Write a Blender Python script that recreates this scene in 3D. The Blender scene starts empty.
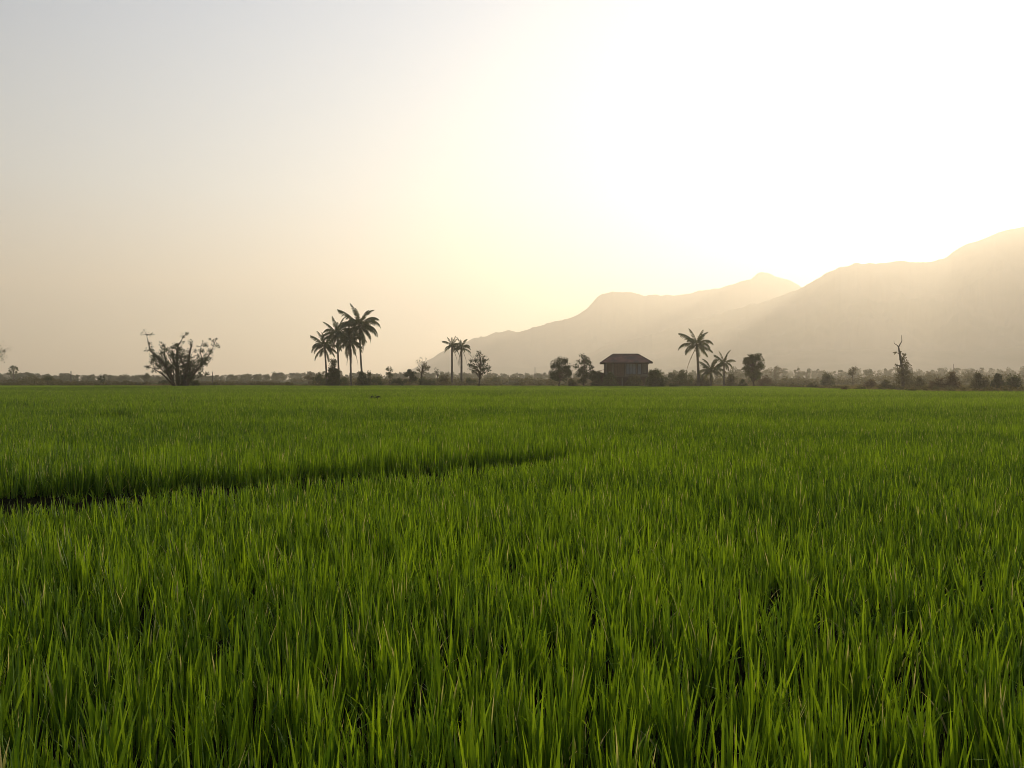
import bpy, math, random
import numpy as np
from mathutils import Vector

C = bpy.context.scene
COL = C.collection
F = 887.0            # focal length in pixels
HY = 380.0           # picture row of the horizon
CAMZ = 1.6
R = math.radians
rng = np.random.default_rng(7)
rnd = random.Random(11)

# ------------------------------------------------------------------ helpers
def hash2(ix, iy, seed):
    n = (ix.astype(np.int64) * 374761393 + iy.astype(np.int64) * 668265263 + seed * 1274126177) & 0x7fffffff
    n = ((n ^ (n >> 13)) * 1274126177) & 0x7fffffff
    n = (n ^ (n >> 16)) & 0xffff
    return n / 65535.0

def vnoise(x, y, seed=0):
    x = np.asarray(x, float); y = np.asarray(y, float)
    ix = np.floor(x); iy = np.floor(y)
    fx = x - ix; fy = y - iy
    fx = fx * fx * (3 - 2 * fx); fy = fy * fy * (3 - 2 * fy)
    a = hash2(ix, iy, seed); b = hash2(ix + 1, iy, seed)
    c = hash2(ix, iy + 1, seed); d = hash2(ix + 1, iy + 1, seed)
    return (a * (1 - fx) + b * fx) * (1 - fy) + (c * (1 - fx) + d * fx) * fy

def fbm(x, y, seed=0, o=4):
    s = 0; a = .5
    for k in range(o):
        s = s + a * vnoise(np.asarray(x) * 2 ** k, np.asarray(y) * 2 ** k, seed + k)
        a *= .5
    return s

class MB:
    """collects vertices and faces, with one tint value and one dry value per vertex"""
    def __init__(s): s.v = []; s.f = []; s.t = []; s.d = []
    def add(s, vs, fs, tint=.5, dry=0.):
        o = len(s.v)
        s.v += [tuple(p) for p in vs]
        s.f += [tuple(i + o for i in f) for f in fs]
        s.t += [tint] * len(vs); s.d += [dry] * len(vs)
    def tube(s, pts, rad, n=6, tint=.5):
        pts = [Vector(p) for p in pts]
        vs = []; fs = []
        for i, p in enumerate(pts):
            a = pts[max(i - 1, 0)]; b = pts[min(i + 1, len(pts) - 1)]
            t = (b - a).normalized()
            u = t.cross(Vector((0.13, 1, 0.07))).normalized(); w = t.cross(u)
            for k in range(n):
                an = 2 * math.pi * k / n
                vs.append(p + (u * math.cos(an) + w * math.sin(an)) * rad[i])
        for i in range(len(pts) - 1):
            for k in range(n):
                fs.append((i * n + k, i * n + (k + 1) % n, (i + 1) * n + (k + 1) % n, (i + 1) * n + k))
        fs.append(tuple(range(n))[::-1]); fs.append(tuple((len(pts) - 1) * n + k for k in range(n)))
        s.add(vs, fs, tint)
    def box(s, x0, x1, y0, y1, z0, z1, tint=.5):
        vs = [(x, y, z) for x in (x0, x1) for y in (y0, y1) for z in (z0, z1)]
        s.add(vs, [(0, 1, 3, 2), (4, 6, 7, 5), (0, 4, 5, 1), (2, 3, 7, 6), (0, 2, 6, 4), (1, 5, 7, 3)], tint)
    def leaf(s, c, size, tint, asp=.45):
        d = Vector((rnd.gauss(0, 1), rnd.gauss(0, 1), rnd.gauss(0, .8))).normalized()
        w = d.cross(Vector((rnd.gauss(0, 1), rnd.gauss(0, 1), rnd.gauss(0, 1)))).normalized()
        c = Vector(c)
        s.add([c - d * size * .5, c + w * size * asp * .5, c + d * size * .5, c - w * size * asp * .5], [(0, 1, 2, 3)], tint)
    def clump(s, c, r, n, size, flat=.75, tint=None):
        c = Vector(c); t0 = rnd.random() if tint is None else tint
        for _ in range(n):
            d = Vector((rnd.gauss(0, 1), rnd.gauss(0, 1), rnd.gauss(0, 1))).normalized()
            q = r * rnd.random() ** .45
            s.leaf(c + Vector((d.x * q, d.y * q, d.z * q * flat)), size * rnd.uniform(.6, 1.35), min(1, max(0, t0 * .7 + rnd.random() * .4 - .05)), rnd.uniform(.4, .75))
    def mesh(s, name, mat, smooth=False):
        me = bpy.data.meshes.new(name)
        me.from_pydata(s.v, [], s.f)
        for nm, dat in (('tint', s.t), ('dry', s.d)):
            at = me.attributes.new(nm, 'FLOAT', 'POINT'); at.data.foreach_set('value', np.array(dat, np.float32))
        if smooth:
            me.polygons.foreach_set('use_smooth', [True] * len(me.polygons))
        me.materials.append(mat)
        me.update()
        return me
    def obj(s, name, mat, parent=None, smooth=False, link=True):
        o = bpy.data.objects.new(name, s.mesh(name, mat, smooth))
        if link: COL.objects.link(o)
        if parent: o.parent = parent
        return o

def tag(o, label=None, cat=None, group=None, kind=None):
    if label: o['label'] = label
    if cat: o['category'] = cat
    if group: o['group'] = group
    if kind: o['kind'] = kind
    return o

def foot(D): return HY + CAMZ * F / D      # picture row of the ground at distance D

def empty(name, loc, rz=0):
    o = bpy.data.objects.new(name, None); COL.objects.link(o)
    o.location = loc; o.rotation_euler = (0, 0, rz); o.empty_display_size = .5
    return o

def at(px, D): return ((px - 512) / F * D, D, 0.0)

# ------------------------------------------------------------------ materials
def newmat(name):
    m = bpy.data.materials.new(name); m.use_nodes = True
    nt = m.node_tree; nt.nodes.clear()
    return m, nt, nt.nodes, nt.links

def N(nodes, typ, **kw):
    n = nodes.new(typ)
    for k, v in kw.items(): setattr(n, k, v)
    return n

def leafmat(name, ca, cb, trans=.35, dry=(.32, .24, .11), gloss=.05, rough=.5, inst=False, noise=None, tcol=1.5):
    m, nt, n, l = newmat(name)
    out = N(n, 'ShaderNodeOutputMaterial')
    a = N(n, 'ShaderNodeAttribute', attribute_name='tint')
    mix = N(n, 'ShaderNodeMix', data_type='RGBA')
    mix.inputs['A'].default_value = (*ca, 1); mix.inputs['B'].default_value = (*cb, 1)
    src = a.outputs['Fac']
    if inst:
        b = N(n, 'ShaderNodeAttribute', attribute_name='tone', attribute_type='INSTANCER')
        ad = N(n, 'ShaderNodeMath', operation='ADD'); ad.use_clamp = True
        l.new(src, ad.inputs[0]); l.new(b.outputs['Fac'], ad.inputs[1]); src = ad.outputs[0]
    l.new(src, mix.inputs['Factor'])
    d = N(n, 'ShaderNodeAttribute', attribute_name='dry')
    mix2 = N(n, 'ShaderNodeMix', data_type='RGBA'); mix2.inputs['B'].default_value = (*dry, 1)
    l.new(d.outputs['Fac'], mix2.inputs['Factor']); l.new(mix.outputs['Result'], mix2.inputs['A'])
    col = mix2.outputs['Result']
    df = N(n, 'ShaderNodeBsdfDiffuse'); tr = N(n, 'ShaderNodeBsdfTranslucent'); gl = N(n, 'ShaderNodeBsdfGlossy')
    gl.inputs['Roughness'].default_value = rough; gl.inputs['Color'].default_value = (.9, .95, .8, 1)
    tm = N(n, 'ShaderNodeVectorMath', operation='MULTIPLY'); tm.inputs[1].default_value = (tcol * 1.1, tcol, tcol * .55)
    l.new(col, tm.inputs[0]); l.new(tm.outputs[0], tr.inputs['Color'])
    l.new(col, df.inputs['Color'])
    m1 = N(n, 'ShaderNodeMixShader'); m1.inputs[0].default_value = trans
    l.new(df.outputs[0], m1.inputs[1]); l.new(tr.outputs[0], m1.inputs[2])
    m2 = N(n, 'ShaderNodeMixShader'); m2.inputs[0].default_value = gloss
    l.new(m1.outputs[0], m2.inputs[1]); l.new(gl.outputs[0], m2.inputs[2])
    l.new(m2.outputs[0], out.inputs['Surface'])
    return m

def noisemat(name, c1, c2, scale, rough=.85, c3=None, scale2=None, bump=0., stretch=(1, 1, 1), spec=.2):
    m, nt, n, l = newmat(name)
    out = N(n, 'ShaderNodeOutputMaterial'); p = N(n, 'ShaderNodeBsdfPrincipled')
    p.inputs['Roughness'].default_value = rough; p.inputs['Specular IOR Level'].default_value = spec
    tc = N(n, 'ShaderNodeTexCoord'); mp = N(n, 'ShaderNodeMapping'); mp.inputs['Scale'].default_value = stretch
    l.new(tc.outputs['Object'], mp.inputs['Vector'])
    no = N(n, 'ShaderNodeTexNoise'); no.inputs['Scale'].default_value = scale; no.inputs['Detail'].default_value = 8
    no.inputs['Roughness'].default_value = .62
    l.new(mp.outputs[0], no.inputs['Vector'])
    rp = N(n, 'ShaderNodeValToRGB'); rp.color_ramp.elements[0].position = .35; rp.color_ramp.elements[1].position = .68
    rp.color_ramp.elements[0].color = (*c1, 1); rp.color_ramp.elements[1].color = (*c2, 1)
    l.new(no.outputs['Fac'], rp.inputs['Fac'])
    col = rp.outputs['Color']
    if c3:
        n2 = N(n, 'ShaderNodeTexNoise'); n2.inputs['Scale'].default_value = scale2; n2.inputs['Detail'].default_value = 5
        l.new(mp.outputs[0], n2.inputs['Vector'])
        r2 = N(n, 'ShaderNodeValToRGB'); r2.color_ramp.elements[0].position = .45; r2.color_ramp.elements[1].position = .6
        l.new(n2.outputs['Fac'], r2.inputs['Fac'])
        mx = N(n, 'ShaderNodeMix', data_type='RGBA'); mx.inputs['B'].default_value = (*c3, 1)
        l.new(r2.outputs['Color'], mx.inputs['Factor']); l.new(col, mx.inputs['A']); col = mx.outputs['Result']
    l.new(col, p.inputs['Base Color'])
    if bump:
        b = N(n, 'ShaderNodeBump'); b.inputs['Strength'].default_value = bump; b.inputs['Distance'].default_value = .05
        l.new(no.outputs['Fac'], b.inputs['Height']); l.new(b.outputs[0], p.inputs['Normal'])
    l.new(p.outputs[0], out.inputs['Surface'])
    return m

M = {}
M['rice'] = leafmat('rice_leaf', (.054, .112, .006), (.238, .360, .012), trans=.38, dry=(.52, .46, .24), gloss=.028, rough=.5, inst=True, tcol=1.6)
M['leaf'] = leafmat('tree_leaf', (.030, .050, .014), (.085, .100, .030), trans=.25, gloss=.03)
M['leaf_olive'] = leafmat('olive_leaf', (.060, .062, .022), (.130, .110, .045), trans=.25, gloss=.03)
M['leaf_dark'] = leafmat('dark_leaf', (.016, .034, .013), (.050, .070, .024), trans=.15, gloss=.03)
M['leaf_brown'] = leafmat('brown_leaf', (.075, .050, .026), (.150, .105, .050), trans=.2, gloss=.02)
M['palm'] = leafmat('palm_leaf', (.035, .055, .014), (.110, .115, .028), trans=.3, gloss=.06)
M['dead'] = leafmat('dead_palm_leaf', (.080, .055, .028), (.170, .120, .060), trans=.15, gloss=.02)
M['weed'] = leafmat('bank_grass', (.075, .070, .022), (.20, .155, .065), trans=.35, gloss=.03, inst=True)
M['bark'] = noisemat('bark', (.045, .034, .024), (.12, .095, .07), 3, .95, bump=.5, stretch=(2, 2, .5))
M['bark_grey'] = noisemat('grey_bark', (.09, .075, .058), (.20, .17, .135), 3, .95, bump=.5, stretch=(2, 2, .6))
M['mud'] = noisemat('wet_mud', (.010, .010, .004), (.024, .022, .010), 3, 1, bump=.6, spec=0)
M['ground'] = noisemat('ground_soil', (.040, .058, .014), (.085, .105, .026), .05, 1, c3=(.085, .075, .035), scale2=.012, spec=0)
M['forest'] = noisemat('forest_slope', (.030, .045, .024), (.075, .085, .045), .012, .95, c3=(.13, .115, .085), scale2=.003, bump=0)
M['roof'] = noisemat('roof_sheet', (.125, .052, .042), (.190, .090, .070), 1.1, .9, c3=(.08, .052, .045), scale2=.5)
M['wood'] = noisemat('weathered_board', (.12, .10, .09), (.23, .20, .18), 1.6, .9, bump=.3, stretch=(6, 6, .5))
M['wood_dark'] = noisemat('dark_board', (.035, .024, .020), (.075, .050, .042), 1.6, .9, stretch=(6, 6, .5))
M['shutter'] = noisemat('blue_grey_shutter', (.16, .18, .20), (.26, .28, .30), 2, .7)
M['door'] = noisemat('brown_door', (.10, .062, .050), (.15, .095, .078), 2, .8)
M['post'] = noisemat('grey_post', (.10, .09, .07), (.2, .18, .15), 4, .9)

# ------------------------------------------------------------------ the ground
def ground():
    xs = np.linspace(-6000, 6000, 41); ys = np.linspace(-1200, 6300, 41)
    mb = MB()
    vs = [(x, y, 0) for y in ys for x in xs]
    fs = [(j * 41 + i, j * 41 + i + 1, (j + 1) * 41 + i + 1, (j + 1) * 41 + i) for j in range(40) for i in range(40)]
    mb.add(vs, fs)
    o = mb.obj('ground', M['ground']); tag(o, kind='structure')
ground()

def far_edge(x, y):
    """>0 inside the rice; the far bank of the paddy runs closer on the right"""
    px = x / np.maximum(y, .1) * F + 512
    e = np.interp(px, [-300, 0, 330, 560, 760, 830, 900, 960, 1024, 1400], [215, 205, 200, 195, 180, 135, 112, 102, 99, 95])
    return e + 6 * (fbm(px / 60, px * 0, 3, 3) - .45) - y

def paddy_sheet():
    m = MB()
    n = 40; pxs = np.linspace(-500, 1500, n)
    e = [float(far_edge(np.array([(p - 512) / F * 100.]), np.array([100.]))[0]) + 100 for p in pxs]
    top = [((p - 512) / F * q, q, .006) for p, q in zip(pxs, e)]
    bot = [((p - 512) / F * 30 * 1.6, -20, .006) for p in pxs]
    m.add(bot + top, [(i, i + 1, n + i + 1, n + i) for i in range(n - 1)])
    o = m.obj('paddy_mud', M['mud']); tag(o, kind='structure')
paddy_sheet()

# ------------------------------------------------------------------ rice
def blade(mb, base, az, lean, curve, L, w, seg, tint, dry=0., tip=0.):
    """one tapered leaf blade bending outward"""
    d = np.array([math.cos(az), math.sin(az)]); side = np.array([-d[1], d[0]])
    tw = rnd.uniform(-1.3, 1.3)
    x = 0.; z = 0.; a = lean
    vs = []
    for i in range(seg + 1):
        t = i / seg
        ww = w * (min(1, .5 + 1.6 * t)) * (1 - max(0, (t - .4) / .6) ** 1.5) * .5
        p = np.array([base[0] + d[0] * x, base[1] + d[1] * x, base[2] + z])
        an = tw
        sd = np.array([side[0] * math.cos(an) + d[0] * math.sin(an), side[1] * math.cos(an) + d[1] * math.sin(an), 0])
        if i == seg: vs.append(p)
        else: vs += [p - sd * ww, p + sd * ww]
        a2 = lean + curve * (t ** 1.6)
        x += math.sin(a2) * L / seg; z += math.cos(a2) * L / seg
    fs = [(2 * i, 2 * i + 1, 2 * i + 3, 2 * i + 2) for i in range(seg - 1)] + [(2 * seg - 2, 2 * seg - 1, 2 * seg)]
    mb.add(vs, fs, tint, dry)
    if tip:                                   # withered tip of the blade
        q = len(vs)
        for k in range(1, 4 if seg > 3 else 2): mb.d[-k] = tip

def plant(mb, cx, cy, nb, seg, wmul, h=1.0, spread=.035):
    base_t = rnd.uniform(.12, .5)
    for k in range(nb):
        r = spread * math.sqrt(rnd.random()); a = rnd.uniform(0, 6.283)
        tall = rnd.random() < .5; L = h * (rnd.uniform(.31, .53) if tall else rnd.uniform(.18, .37))
        dry = 0.; tip = 0.; w = rnd.uniform(.011, .0185) if tall else rnd.uniform(.008, .014)
        q = rnd.random()
        lean = abs(rnd.gauss(0, .095)) + .01; cur = rnd.uniform(.0, .24)
        if q < .03: dry = rnd.uniform(.5, 1); cur = rnd.uniform(.3, 1.4); lean += .25; L *= .75
        elif q < .10: cur = rnd.uniform(.6, 1.9); L *= .85
        elif q < .155: tip = rnd.uniform(.5, 1)
        tint = base_t + rnd.gauss(0, .34) + (.45 if rnd.random() < .14 else 0)
        blade(mb, (cx + r * math.cos(a), cy + r * math.sin(a), 0), a + rnd.gauss(0, .7), lean, cur, L, wmul * w, seg, min(1, max(0, tint)), dry, tip)

def source_collection(name, builders):
    c = bpy.data.collections.new(name)
    for mb, nm, mat in builders:
        c.objects.link(mb.obj(nm, mat, link=False))
    return c

def scatter_object(name, pts, vi, rotz, tilt, scl, tone, coll):
    me = bpy.data.meshes.new(name)
    me.vertices.add(len(pts)); me.vertices.foreach_set('co', np.asarray(pts, np.float32).ravel())
    a = me.attributes.new('vi', 'INT', 'POINT'); a.data.foreach_set('value', vi.astype(np.int32))
    rot = np.stack([tilt[:, 0], tilt[:, 1], rotz], 1).astype(np.float32)
    a = me.attributes.new('rot', 'FLOAT_VECTOR', 'POINT'); a.data.foreach_set('vector', rot.ravel())
    a = me.attributes.new('scl', 'FLOAT_VECTOR', 'POINT'); a.data.foreach_set('vector', scl.astype(np.float32).ravel())
    a = me.attributes.new('tone', 'FLOAT', 'POINT'); a.data.foreach_set('value', tone.astype(np.float32))
    o = bpy.data.objects.new(name, me); COL.objects.link(o)
    g = bpy.data.node_groups.new(name + '_nodes', 'GeometryNodeTree')
    g.interface.new_socket('Geometry', in_out='INPUT', socket_type='NodeSocketGeometry')
    g.interface.new_socket('Geometry', in_out='OUTPUT', socket_type='NodeSocketGeometry')
    n = g.nodes; l = g.links
    gi = n.new('NodeGroupInput'); go = n.new('NodeGroupOutput')
    ip = n.new('GeometryNodeInstanceOnPoints'); ci = n.new('GeometryNodeCollectionInfo')
    ci.inputs['Collection'].default_value = coll; ci.inputs['Separate Children'].default_value = True; ci.inputs['Reset Children'].default_value = True
    def na(nm, typ):
        q = n.new('GeometryNodeInputNamedAttribute'); q.data_type = typ; q.inputs['Name'].default_value = nm; return q.outputs['Attribute']
    e2r = n.new('FunctionNodeEulerToRotation')
    l.new(gi.outputs[0], ip.inputs['Points']); l.new(ci.outputs[0], ip.inputs['Instance'])
    ip.inputs['Pick Instance'].default_value = True
    l.new(na('vi', 'INT'), ip.inputs['Instance Index'])
    l.new(na('rot', 'FLOAT_VECTOR'), e2r.inputs[0]); l.new(e2r.outputs[0], ip.inputs['Rotation'])
    l.new(na('scl', 'FLOAT_VECTOR'), ip.inputs['Scale'])
    l.new(ip.outputs[0], go.inputs[0])
    md = o.modifiers.new('scatter', 'NODES'); md.node_group = g
    return o

# open strip of water and mud between the two paddies, in plan
def gap_depth(x, y):
    """0 outside, towards 1 inside the open strips where no rice stands"""
    px = x / np.maximum(y, .1) * F + 512
    w = .35 * (vnoise(x * 1.3, y * 1.3, 21) - .5) + .25 * (vnoise(x * 4, y * 4, 22) - .5)
    near = np.interp(px, [-400, 0, 120, 250, 430, 560, 650], [7.8, 9.2, 9.9, 11.1, 13.1, 15.2, 17.0]) + w
    far = np.interp(px, [-400, 0, 120, 250, 430, 560, 650], [10.4, 11.8, 12.2, 13.0, 14.9, 16.6, 17.0]) + w * 1.2
    g = (y > near) & (y < far)
    # small openings farther out
    for (p0, p1, d0, d1) in ((70, 140, 31, 37.5), (165, 262, 34, 39), (350, 392, 62, 78), (120, 230, 60, 72), (-100, 60, 44, 49), (690, 830, 50, 56), (620, 690, 26, 28), (880, 1100, 38, 42), (430, 600, 75, 86)):
        wv = (2 + .05 * d0) * (vnoise(px / 14, y * 0, 5) - .5) + (d1 - d0) * .5 * np.clip(np.abs((px - (p0 + p1) / 2) / ((p1 - p0) / 2)) * 1.6 - .6, 0, 1)
        g |= (px > p0) & (px < p1) & (y > d0 + wv) & (y < d1 - wv) & (vnoise(x * 2.2, y * 1.1, 27) > .3)
    return g

def rice_field():
    builders = []
    NV = 22
    for k in range(NV):
        mb = MB(); plant(mb, 0, 0, 23, 5, .92, 1.0, .065); builders.append((mb, 'rice_plant', M['rice']))
    NP = 6
    for k in range(NP):
        mb = MB()
        for i in range(62):
            h = rnd.uniform(.8, 1.1)
            plant(mb, rnd.uniform(-1.05, 1.05), rnd.uniform(-1.05, 1.05), 13, 2, 1.3, h, .07)
        builders.append((mb, 'rice_patch', M['rice']))
    coll = source_collection('rice_sources', builders)
    # single plants near
    sp = .168
    Y1 = 42.
    gx = np.arange(-34, 34, sp); gy = np.arange(.4, Y1, sp)
    X, Y = np.meshgrid(gx, gy); X = X.ravel(); Y = Y.ravel()
    X = X + rng.uniform(-.09, .09, X.size); Y = Y + rng.uniform(-.09, .09, Y.size)
    keep = np.abs(X) < .577 * Y * 1.12 + 6
    dens = fbm(X * .55, Y * .55, 40, 4)
    gap = gap_depth(X, Y); keep &= ~gap | (rng.random(X.size) < .14)
    keep &= rng.random(X.size) < np.clip(1.5 - 1.5 * np.clip(.34 - dens, 0, 1) * 4, .72, 1)
    X = X[keep]; Y = Y[keep]; gap = gap[keep]; n = X.size
    hn = .60 + .40 * fbm(X * .35, Y * .35, 50, 4) + .34 * (fbm(X * .95, Y * .8, 53, 3) - .42)
    hs = hn * rng.uniform(.76, 1.16, n) * np.where(gap, rng.uniform(.22, .5, n), 1)
    fy = np.interp(X / np.maximum(Y, .1) * F + 512, [-400, 0, 120, 250, 430, 560, 650], [10.4, 11.8, 12.2, 13.0, 14.9, 16.6, 17.0])
    hs = hs * np.where((Y > fy) & (X < 2.5), 1 + .32 * np.exp(-(Y - fy) / 3.5), 1)
    # plants at the lip of the strip are shorter
    scl = np.stack([rng.uniform(.9, 1.15, n)] * 2 + [hs], 1)
    tone = .60 * (fbm(X * .12, Y * .12, 60, 3) - .45) + .75 * (fbm(X * .8, Y * .8, 64, 3) - .43) + rng.normal(0, .11, n) + .30 * (vnoise(X * .04, Y * .5, 66) - .5)
    P = [np.stack([X, Y, X * 0 + .004], 1)]; VI = [rng.integers(0, NV, n)]; RZ = [rng.uniform(0, 6.283, n)]
    TL = [rng.normal(0, .05, (n, 2))]; SC = [scl]; TN = [tone]
    # patches beyond
    s2 = 1.75
    gx = np.arange(-150, 150, s2); gy = np.arange(Y1 + .8, 222, s2)
    X, Y = np.meshgrid(gx, gy); X = X.ravel(); Y = Y.ravel()
    X = X + rng.uniform(-.3, .3, X.size); Y = Y + rng.uniform(-.3, .3, Y.size)
    keep = (np.abs(X) < .577 * Y * 1.10 + 9) & (far_edge(X, Y) > 0) & ~gap_depth(X, Y)
    X = X[keep]; Y = Y[keep]; n = X.size
    hn = .66 + .42 * fbm(X * .10, Y * .22, 50, 4)
    scl = np.stack([rng.uniform(.95, 1.1, n)] * 2 + [hn * rng.uniform(.93, 1.07, n)], 1)
    tone = .55 * (fbm(X * .03, Y * .06, 60, 3) - .45) + .25 * (fbm(X * .2, Y * .3, 64, 2) - .4) + .05 + .42 * (vnoise(X * .018, Y * .11, 67) - .5) + rng.normal(0, .05, n)
    P.append(np.stack([X, Y, X * 0 + .004], 1)); VI.append(rng.integers(NV, NV + NP, n)); RZ.append(rng.uniform(0, 6.283, n))
    TL.append(np.zeros((n, 2))); SC.append(scl); TN.append(tone)
    # variants are picked in name order: patches sort before plants
    vi = np.concatenate(VI); names = sorted([o.name for o in coll.objects])
    order = [o.name for o in coll.objects]
    remap = np.array([names.index(q) for q in order]); vi = remap[vi]
    o = scatter_object('rice_crop', np.concatenate(P), vi, np.concatenate(RZ), np.concatenate(TL), np.concatenate(SC), np.concatenate(TN), coll)
    tag(o, 'dense upright green young rice filling the whole paddy foreground', 'rice', kind='stuff')
rice_field()

# rough grass on the bank beyond the paddy
def bank_grass():
    b = []
    for k in range(5):
        mb = MB()
        for i in range(30):
            plant(mb, rnd.gauss(0, .5), rnd.gauss(0, .5), 12, 2, 3.0, rnd.uniform(.5, 1.0), .15)
        b.append((mb, 'grass_tuft', M['weed']))
    coll = source_collection('grass_sources', b)
    s2 = 1.9
    gx = np.arange(-190, 190, s2); gy = np.arange(90, 262, s2)
    X, Y = np.meshgrid(gx, gy); X = X.ravel() + rng.uniform(-.8, .8, X.size); Y = Y.ravel() + rng.uniform(-.8, .8, Y.size)
    fe = far_edge(X, Y)
    keep = (np.abs(X) < .577 * Y * 1.1 + 6) & (fe < 1.0) & (vnoise(X * .18, Y * .18, 31) + .35 * vnoise(X, Y, 32) > .38)
    X = X[keep]; Y = Y[keep]; n = X.size
    big = vnoise(X * .12, Y * .3, 33)
    sc = rng.uniform(.7, 1.2, n); hz = .30 + .7 * big * rng.uniform(.5, 1.2, n)
    tone = rng.normal(0, .12, n) + .9 * (vnoise(X * .03, Y * .05, 35) - .5)
    o = scatter_object('bank_grass', np.stack([X, Y, X * 0], 1), rng.integers(0, 5, n), rng.uniform(0, 6.28, n), np.zeros((n, 2)), np.stack([sc, sc, hz], 1), tone, coll)
    tag(o, 'rough yellow green grass on the banks behind the rice', 'grass', kind='stuff')
bank_grass()

# ------------------------------------------------------------------ trees
def jit(p, a): return Vector((p[0] + rnd.uniform(-a, a), p[1] + rnd.uniform(-a, a), p[2] + rnd.uniform(-a, a)))

def limb(mb, a, b, r0, r1, n=5, wob=.08, sag=0.):
    a = Vector(a); b = Vector(b); L = (b - a).length
    pts = []; rs = []
    k = 5
    for i in range(k + 1):
        t = i / k
        p = a.lerp(b, t)
        p.z += sag * math.sin(math.pi * t) * L
        if 0 < i < k: p = jit(p, wob * L * .5)
        pts.append(p); rs.append(r0 + (r1 - r0) * t)
    mb.tube(pts, rs, n)
    return pts

def tree(name, px, D, top, base, w, label, cat='tree', trunk=.3, n=16, cr=None, leaves=90, size=.33, mat='leaf', bark='bark', group=None, bottom=.3, tr=None, flat=.8, lean=0., twigs=0, depth=.8, pear=0., fill=1.0):
    """broadleaf tree whose crown spans width w px and rows top..base as seen at distance D"""
    s = D / F; base = foot(D); rnd.seed(int(px * 10) + 77)
    H = (base - top) * s; Rx = w * s / 2
    root = empty(name, (*at(px, D)[:2], 0)); tag(root, label, cat, group)
    z0 = H * bottom; cz = (H + z0) / 2; rz = (H - z0) / 2
    cr = cr or max(.28, Rx * .36)
    tb = MB(); cb = MB()
    tr = tr or max(.07, H * .022)
    top_t = Vector((lean * H, 0, H * .78))
    fork = Vector((lean * H * .4, 0, max(H * trunk, .15)))
    base_p = [Vector((0, 0, -.1)), Vector((rnd.uniform(-.04, .04) * H, 0, fork.z * .5)), fork]
    tb.tube(base_p, [tr * 1.3, tr, tr * .9], 7)
    limb(tb, fork, top_t, tr * .85, tr * .25, 5, .10)
    for k in range(n):
        for _ in range(60):
            a = rnd.uniform(0, 6.283); u = rnd.uniform(-1, 1)
            q = rnd.random() ** .33 * fill
            q = 1 - (1 - q) * 1.0
            rr = math.sqrt(1 - u * u) ** (.7 if u < 0 else 1.0); q = max(q, rnd.random() * .8)
            pw = 1 - pear * max(0, -u)
            p = Vector((math.cos(a) * rr * q * (Rx - cr * .7) * pw, math.sin(a) * rr * q * (Rx - cr * .7) * depth * pw, cz + u * q * max(.05, rz - cr * .6)))
            if p.length > 0: break
        p.x += lean * p.z
        t = min(.95, max(.02, (p.z - fork.z) / max(.01, top_t.z - fork.z) - .35))
        st = fork.lerp(top_t, t) if p.z > fork.z * .9 else fork * .7
        limb(tb, st, p, tr * .42, tr * .10, 4, .12, sag=.06)
        c = cr * rnd.uniform(.65, 1.2)
        cb.clump(p, c, int(leaves * rnd.uniform(.6, 1.25)), size, flat)
    for k in range(twigs):
        a = rnd.uniform(0, 6.283); e = rnd.uniform(.5, 1.0)
        p = Vector((math.cos(a) * Rx * e, math.sin(a) * Rx * e * depth, cz + rnd.uniform(-.2, 1.05) * rz))
        limb(tb, fork.lerp(top_t, .5), p, tr * .3, tr * .08, 4, .14)
        for _ in range(8): cb.leaf(jit(p, cr * .5), size * .8, rnd.random())
    tb.obj('trunk', M[bark], root, True)
    cb.obj('crown', M[mat], root)
    return root

# bushes and shrubs: several stems carrying leafy lobes down to the ground
def bush(name, px, D, top, base, w, label, cat='bush', mat='leaf', n=12, leaves=90, size=.3, group=None, depth=.8):
    s = D / F; base = foot(D); rnd.seed(int(px * 10) + 77)
    H = (base - top) * s; Rx = w * s / 2
    root = empty(name, (*at(px, D)[:2], 0)); tag(root, label, cat, group)
    tb = MB(); cb = MB()
    for k in range(n):
        a = rnd.uniform(0, 6.283); q = math.sqrt(rnd.random()) * (.9 if k > 1 else .5)
        hmax = H * (1 - .42 * q * q) * (rnd.uniform(.68, 1.04) if k > 1 else .97)
        c = min(Rx * .42, H * .42) * rnd.uniform(.7, 1.1)
        x = math.cos(a) * q * max(.1, Rx - c * .5); y = math.sin(a) * q * max(.1, Rx - c * .5) * depth
        zz = (rnd.uniform(.35, 1) if k > 1 else 1) * max(hmax - c * .6, .1)
        limb(tb, (x * .25, y * .25, -.05), (x, y, zz), .05, .02, 4, .1)
        cb.clump((x, y, zz), c, int(leaves * rnd.uniform(.7, 1.2)), size, .85)
        if k < 2: cb.clump((x, y, zz * .72), c, leaves, size, .9); cb.clump((x, y, max(zz - c, .1)), c * 1.15, leaves, size, .9)
        if zz > c: cb.clump((x * 1.05, y * 1.05, zz * .4), c, int(leaves * .6), size, .9)
    tb.obj('stem', M['bark'], root, True)
    cb.obj('foliage', M[mat], root)
    return root

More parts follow.
